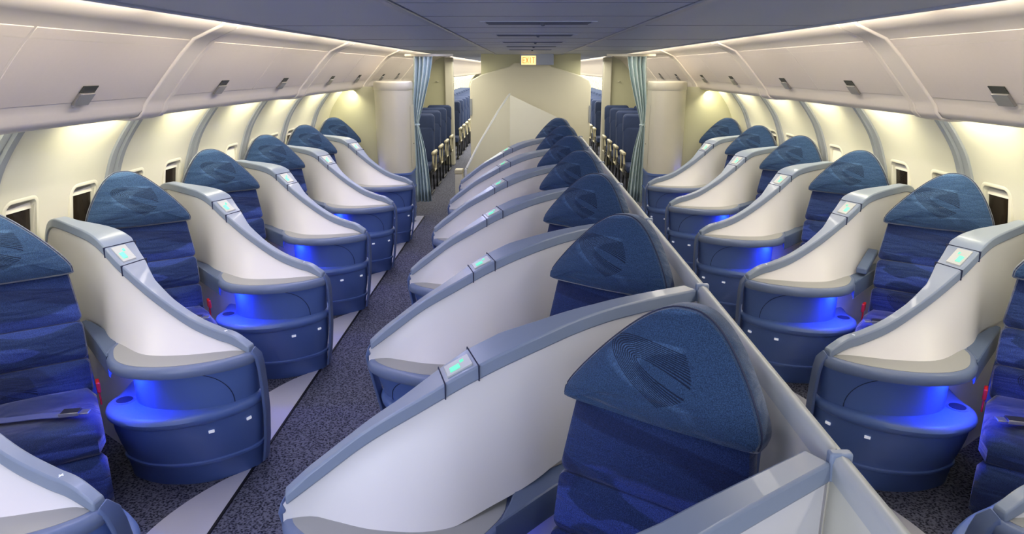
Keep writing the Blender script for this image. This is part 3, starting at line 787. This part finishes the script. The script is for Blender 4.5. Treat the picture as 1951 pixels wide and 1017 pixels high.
# ------------------------------------------------------------------ monuments, bulkheads
for s, side in ((-1, 'left'), (1, 'right')):
    root = empty('closet_monument', (s * 1.66, 8.75, 0), label=f'cream rounded closet with blue base beside the {side} curtain', cat='closet')
    O = [(.24, .10), (.24, -.28), (.20, -.36), (.12, -.42), (0.0, -.44), (-.12, -.40), (-.20, -.28), (-.24, -.10), (-.24, .10)]
    # local x towards the aisle
    O = [(.215, .12), (.225, -.25), (.19, -.33), (.10, -.37), (.0, -.36), (-.10, -.31), (-.18, -.20), (-.23, -.05), (-.24, .12)]
    P = O[:1] + [(p.x, p.y) for p in catmull(O[1:8], 26)] + O[8:]
    def ring(z, ins): return [(-s * p[0], p[1], z) for p in inset2(P, ins)]
    mk('closet_body', *loft([ring(.625, .012), ring(.63, .004), ring(1.60, .002)]), M['mon'], root, auto=40)
    mk('closet_top', *loft([ring(1.60, .0), ring(1.605, -.004), ring(1.68, -.004), ring(1.695, .006), ring(1.70, .02)]), M['mon'], root, auto=40)
    mk('closet_base', *loft([ring(0, .02), ring(.12, .01), ring(.125, .0), ring(.14, .0), ring(.145, .008), ring(.39, .0), ring(.40, -.01), ring(.42, -.01), ring(.425, .004), ring(.60, .004), ring(.605, -.01), ring(.63, -.01)]), M['blue'], root, auto=40)
    dv, df = box(-s * .226 - .003, -s * .226 + .003, -.20, .06, .66, 1.42)
    mk('closet_door', dv, df, M['mon'], root, smooth=False, bevel=.001)
    mk('door_knob', *lathe([(.008, 0), (.008, .01), (.001, .012)], 10, (-s * .228, -.05, .95)), M['latchd'], root)
    area('closet_lamp', (s * 1.78, 8.33, .60), (0, -.2, -1), X_, .2, .03, 1.2, (0.04, 0.10, 1.0))
    area('closet_glow', (s * 1.95, 8.45, .66), (-s * .5, .3, 1), X_, .1, .03, .25, (0.2, 0.25, 1.0))
    # cross bulkhead behind the last window seat
    bw = mk('wall_' + side + '_rear', *box(min(s * 1.75, s * 2.6), max(s * 1.75, s * 2.6), 8.87, 8.91, 0, 1.63), M['olive'], smooth=False); struct(bw)
    # curtain
    def cur(yc):
        N = 60; lv = []
        zs = [1.99, 1.9, 1.75, 1.6, 1.45, 1.32, 1.22, 1.16, 1.10, 1.0, .85, .6, .35, .17]
        wd = [.12, .115, .105, .09, .075, .055, .036, .026, .034, .050, .070, .085, .095, .10]
        cx_ = [1.325, 1.33, 1.35, 1.375, 1.40, 1.42, 1.43, 1.43, 1.425, 1.415, 1.40, 1.385, 1.375, 1.37]
        V = []; F = []
        for i, z in enumerate(zs):
            for j in range(N + 1):
                u = -1 + 2 * j / N
                a = .035 * (wd[i] / .1) ** .3
                V.append((s * (cx_[i] + wd[i] * u), yc + a * math.sin(u * 14 + .4 * math.sin(i * .5)) + .02 * math.sin(u * 5), z))
        for i in range(len(zs) - 1):
            for j in range(N):
                F.append((i * (N + 1) + j, i * (N + 1) + j + 1, (i + 1) * (N + 1) + j + 1, (i + 1) * (N + 1) + j))
        return V, F
    root = empty('curtain', (0, 0, 0), label=f'pale aqua curtain tied back beside the {side} aisle', cat='curtain', group='tied back aisle curtains')
    o = mk('curtain_cloth', *cur(9.02), M['curtain'], root, auto=80)
    so = o.modifiers.new('solid', 'SOLIDIFY'); so.thickness = .003
    mk('tie_back', *lathe([(.034, -.012), (.040, 0), (.034, .012)], 16, (s * 1.43, 9.02, 1.16)), M['curtain'], root)
    mk('curtain_rail', *box(min(s * .95, s * 1.55), max(s * .95, s * 1.55), 9.0, 9.04, 1.992, 2.02), M['mon'], root, smooth=False)
    # partition between rear cabins
    root = empty('cabin_partition', (0, 0, 0), label=f'beige partition wall beyond the {side} curtain, behind four rows of seats', cat='partition')
    mk('partition_panel', *box(min(s * 1.58, s * 2.6), max(s * 1.58, s * 2.6), 13.95, 14.0, 0, 2.05), M['olive'], root, smooth=False)
    mk('partition_post', *box(min(s * 1.44, s * 1.60), max(s * 1.44, s * 1.60), 13.85, 14.05, 0, 2.05), M['mon'], root, smooth=False, bevel=.02, seg=3)
    mk('phone_plate', *lathe([(.03, 0), (.03, .01)], 12, (s * 1.75, 13.93, 1.60)), M['mon'], root)
    # rear cabin bins
    for (ya, yb, lab) in ((11.8, 13.85, 'above the four blue seat rows beyond the curtain'), (14.1, 34.0, 'in the far cabin behind the partition')):
        o = mk('overhead_bin', *loft([[(s * a, y, b) for a, b in BP] for y in (ya, yb)]), M['bin'], auto=35)
        tag(o, f'beige overhead bin on the {side} {lab}', 'overhead bin')
    for k in range(36):
        yr = 14.3 + .5 * k
        struct(mk('trim_%d' % (100 + k + (50 if s > 0 else 0)), *loft([[(s * (wallx(z) - b - .004), yr + a, z) for a, b in ((-.05, 0), (-.045, .02), (.045, .02), (.05, 0))] for z in (1.62, 1.5, 1.38, 1.25, 1.1, .9, .7)]), M['mon'], auto=30))

# centre bulkhead
BK = [(-.90, 0), (.95, 0), (.95, 1.60), (.92, 1.68), (.75, 1.757), (.34, 1.876), (.26, 1.93), (-.22, 1.93), (-.30, 1.876), (-.72, 1.757), (-.87, 1.68), (-.90, 1.60)]
bk = mk('wall_centre', *loft([[(a, y, b) for a, b in BK] for y in (11.0, 11.06)]), M['bulk'], smooth=False, bevel=.015, seg=2); struct(bk)
struct(mk('wall_centre_upper', *box(-.73, .79, 11.10, 11.16, 1.3, 2.06), M['olive'], smooth=False))
struct(mk('trim_95', *box(.925, .955, 10.985, 11.01, 1.05, 1.30), M['rib'], smooth=False))
struct(mk('trim_96', *box(-.90, -.87, 10.985, 11.01, 1.15, 1.40), M['rib'], smooth=False))
# rear folded screen around the last centre seat
root = empty('folded_screen', (-.262, 9.75, 0), label='tall peaked cream screen standing behind the last centre seat', cat='screen')
def wallpoly(P, th):
    a = Vector(P[0][:2]); b = Vector(P[-1][:2]); t_ = (b - a).normalized(); n_ = Vector((-t_.y, t_.x)) * th
    V = []; N = len(P)
    for d in (0, 1):
        for p in P: V.append((p[0] + n_.x * d, p[1] + n_.y * d, p[2]))
        for p in P: V.append((p[0] + n_.x * d, p[1] + n_.y * d, 0))
    F = []
    M2 = 2 * N
    for i in range(N - 1):
        F.append((i, i + 1, N + i + 1, N + i)); F.append((M2 + i + 1, M2 + i, M2 + N + i, M2 + N + i + 1))
        F.append((i, M2 + i, M2 + i + 1, i + 1))
    F.append((0, N, M2 + N, M2)); F.append((N - 1, M2 + N - 1, M2 + 2 * N - 1, 2 * N - 1))
    return V, F
mk('left_panel', *wallpoly([(-.50, -1.22, .66), (-.46, -1.1, .74), (-.38, -.85, .90), (-.26, -.55, 1.10), (-.14, -.28, 1.30), (0, 0, 1.505)], .03), M['panelc'], root, smooth=False)
mk('right_panel', *wallpoly([(0, 0, 1.505), (.30, .10, 1.36), (.60, .20, 1.22), (.84, .28, 1.10)], .03), M['panelc'], root, smooth=False)
o = mk('edge_trim', *tube([(-.50, -1.22, .675), (-.46, -1.1, .755), (-.38, -.85, .915), (-.26, -.55, 1.115), (-.14, -.28, 1.315), (0, 0, 1.515)], .012, 6), M['cap_light'], root)

# small armrest block in the left aisle
root = empty('armrest_block', (-.93, 9.3, 0), label='small cream armrest block at the end of the left aisle', cat='armrest')
mk('block_body', *box(-.05, .05, -.08, .08, 0, .50), M['mon'], root, smooth=False, bevel=.01)
mk('block_pad', *box(-.055, .055, -.085, .085, .50, .56), M['ecoframe'], root, smooth=False, bevel=.012)

# economy seats
def make_eco():
    root = empty('economy_seat')
    def rbox(x0, x1, y0, y1, z0, z1, tilt=0, n=8):
        P = []
        w = (x1 - x0) / 2; r = .06
        for (x, z, a0) in ((w - r, (z1 - z0) - r, 0), (-w + r, (z1 - z0) - r, 90)):
            for q in range(7):
                a = R(a0 + 15 * q); P.append((x + r * math.cos(a), z + r * math.sin(a)))
        P += [(-w, 0), (w, 0)]
        V, F = pillow(P, y1 - y0, .012, .03)
        m = Matrix.Translation(((x0 + x1) / 2, y0, z0)) @ Matrix.Rotation(-tilt, 4, 'X')
        return xform((V, F), m)
    mk('backrest', *rbox(-.22, .22, .0, .11, .46, 1.02, R(10)), M['eco'], root, auto=50)
    mk('head_cushion', *rbox(-.225, .225, .085, .20, .93, 1.19, R(8)), M['eco'], root, auto=50)
    mk('seat_cushion', *box(-.215, .215, -.42, .06, .36, .47), M['eco'], root, bevel=.03, seg=3)
    for sx in (-1, 1):
        a = mk('armrest', *join(box(sx * .245 - .025, sx * .245 + .025, -.30, .10, .60, .65)), M['ecoframe'], root, bevel=.018, seg=3)
        mk('armrest_support', *tube([(sx * .245, -.26, .60), (sx * .245, -.30, .48), (sx * .245, -.22, .36), (sx * .245, .02, .36), (sx * .245, .08, .60)], .018, 8), M['ecoframe'], a)
        mk('leg', *tube([(sx * .20, -.30, .36), (sx * .20, -.33, .18), (sx * .20, -.36, .02), (sx * .20, .10, .02), (sx * .20, .02, .36)], .016, 8), M['ecodark'], root)
    mk('seat_pan', *box(-.22, .22, -.36, .04, .28, .36), M['ecodark'], root, smooth=False, bevel=.01)
    return root
e0 = make_eco(); first = True
def eco(x, y, label, group):
    global first
    e = e0 if first else copy_tree(e0); first = False
    e.location = (x, y, 0); tag(e, label, 'airline seat', group)
for s, side in ((-1, 'left'), (1, 'right')):
    for k in range(4):
        for c, cn in ((1.67, 'aisle'), (2.215, 'window')):
            eco(s * c, 10.75 + .85 * k, f'dark blue economy {cn} seat behind the {side} curtain, {ordn[k]} row', f'economy seats behind the {side} curtain')
    for k in range(14):
        for c, cn in ((1.66, 'aisle'), (2.205, 'window')):
            eco(s * c, 15.1 + .82 * k, f'dark blue economy {cn} seat in the far cabin on the {side}, {ordn[k]} row', f'far cabin seats on the {side}')
# far end wall
struct(mk('wall_back', *box(-2.7, 2.7, 35.5, 35.55, 0, 2.2), M['bulk'], smooth=False))
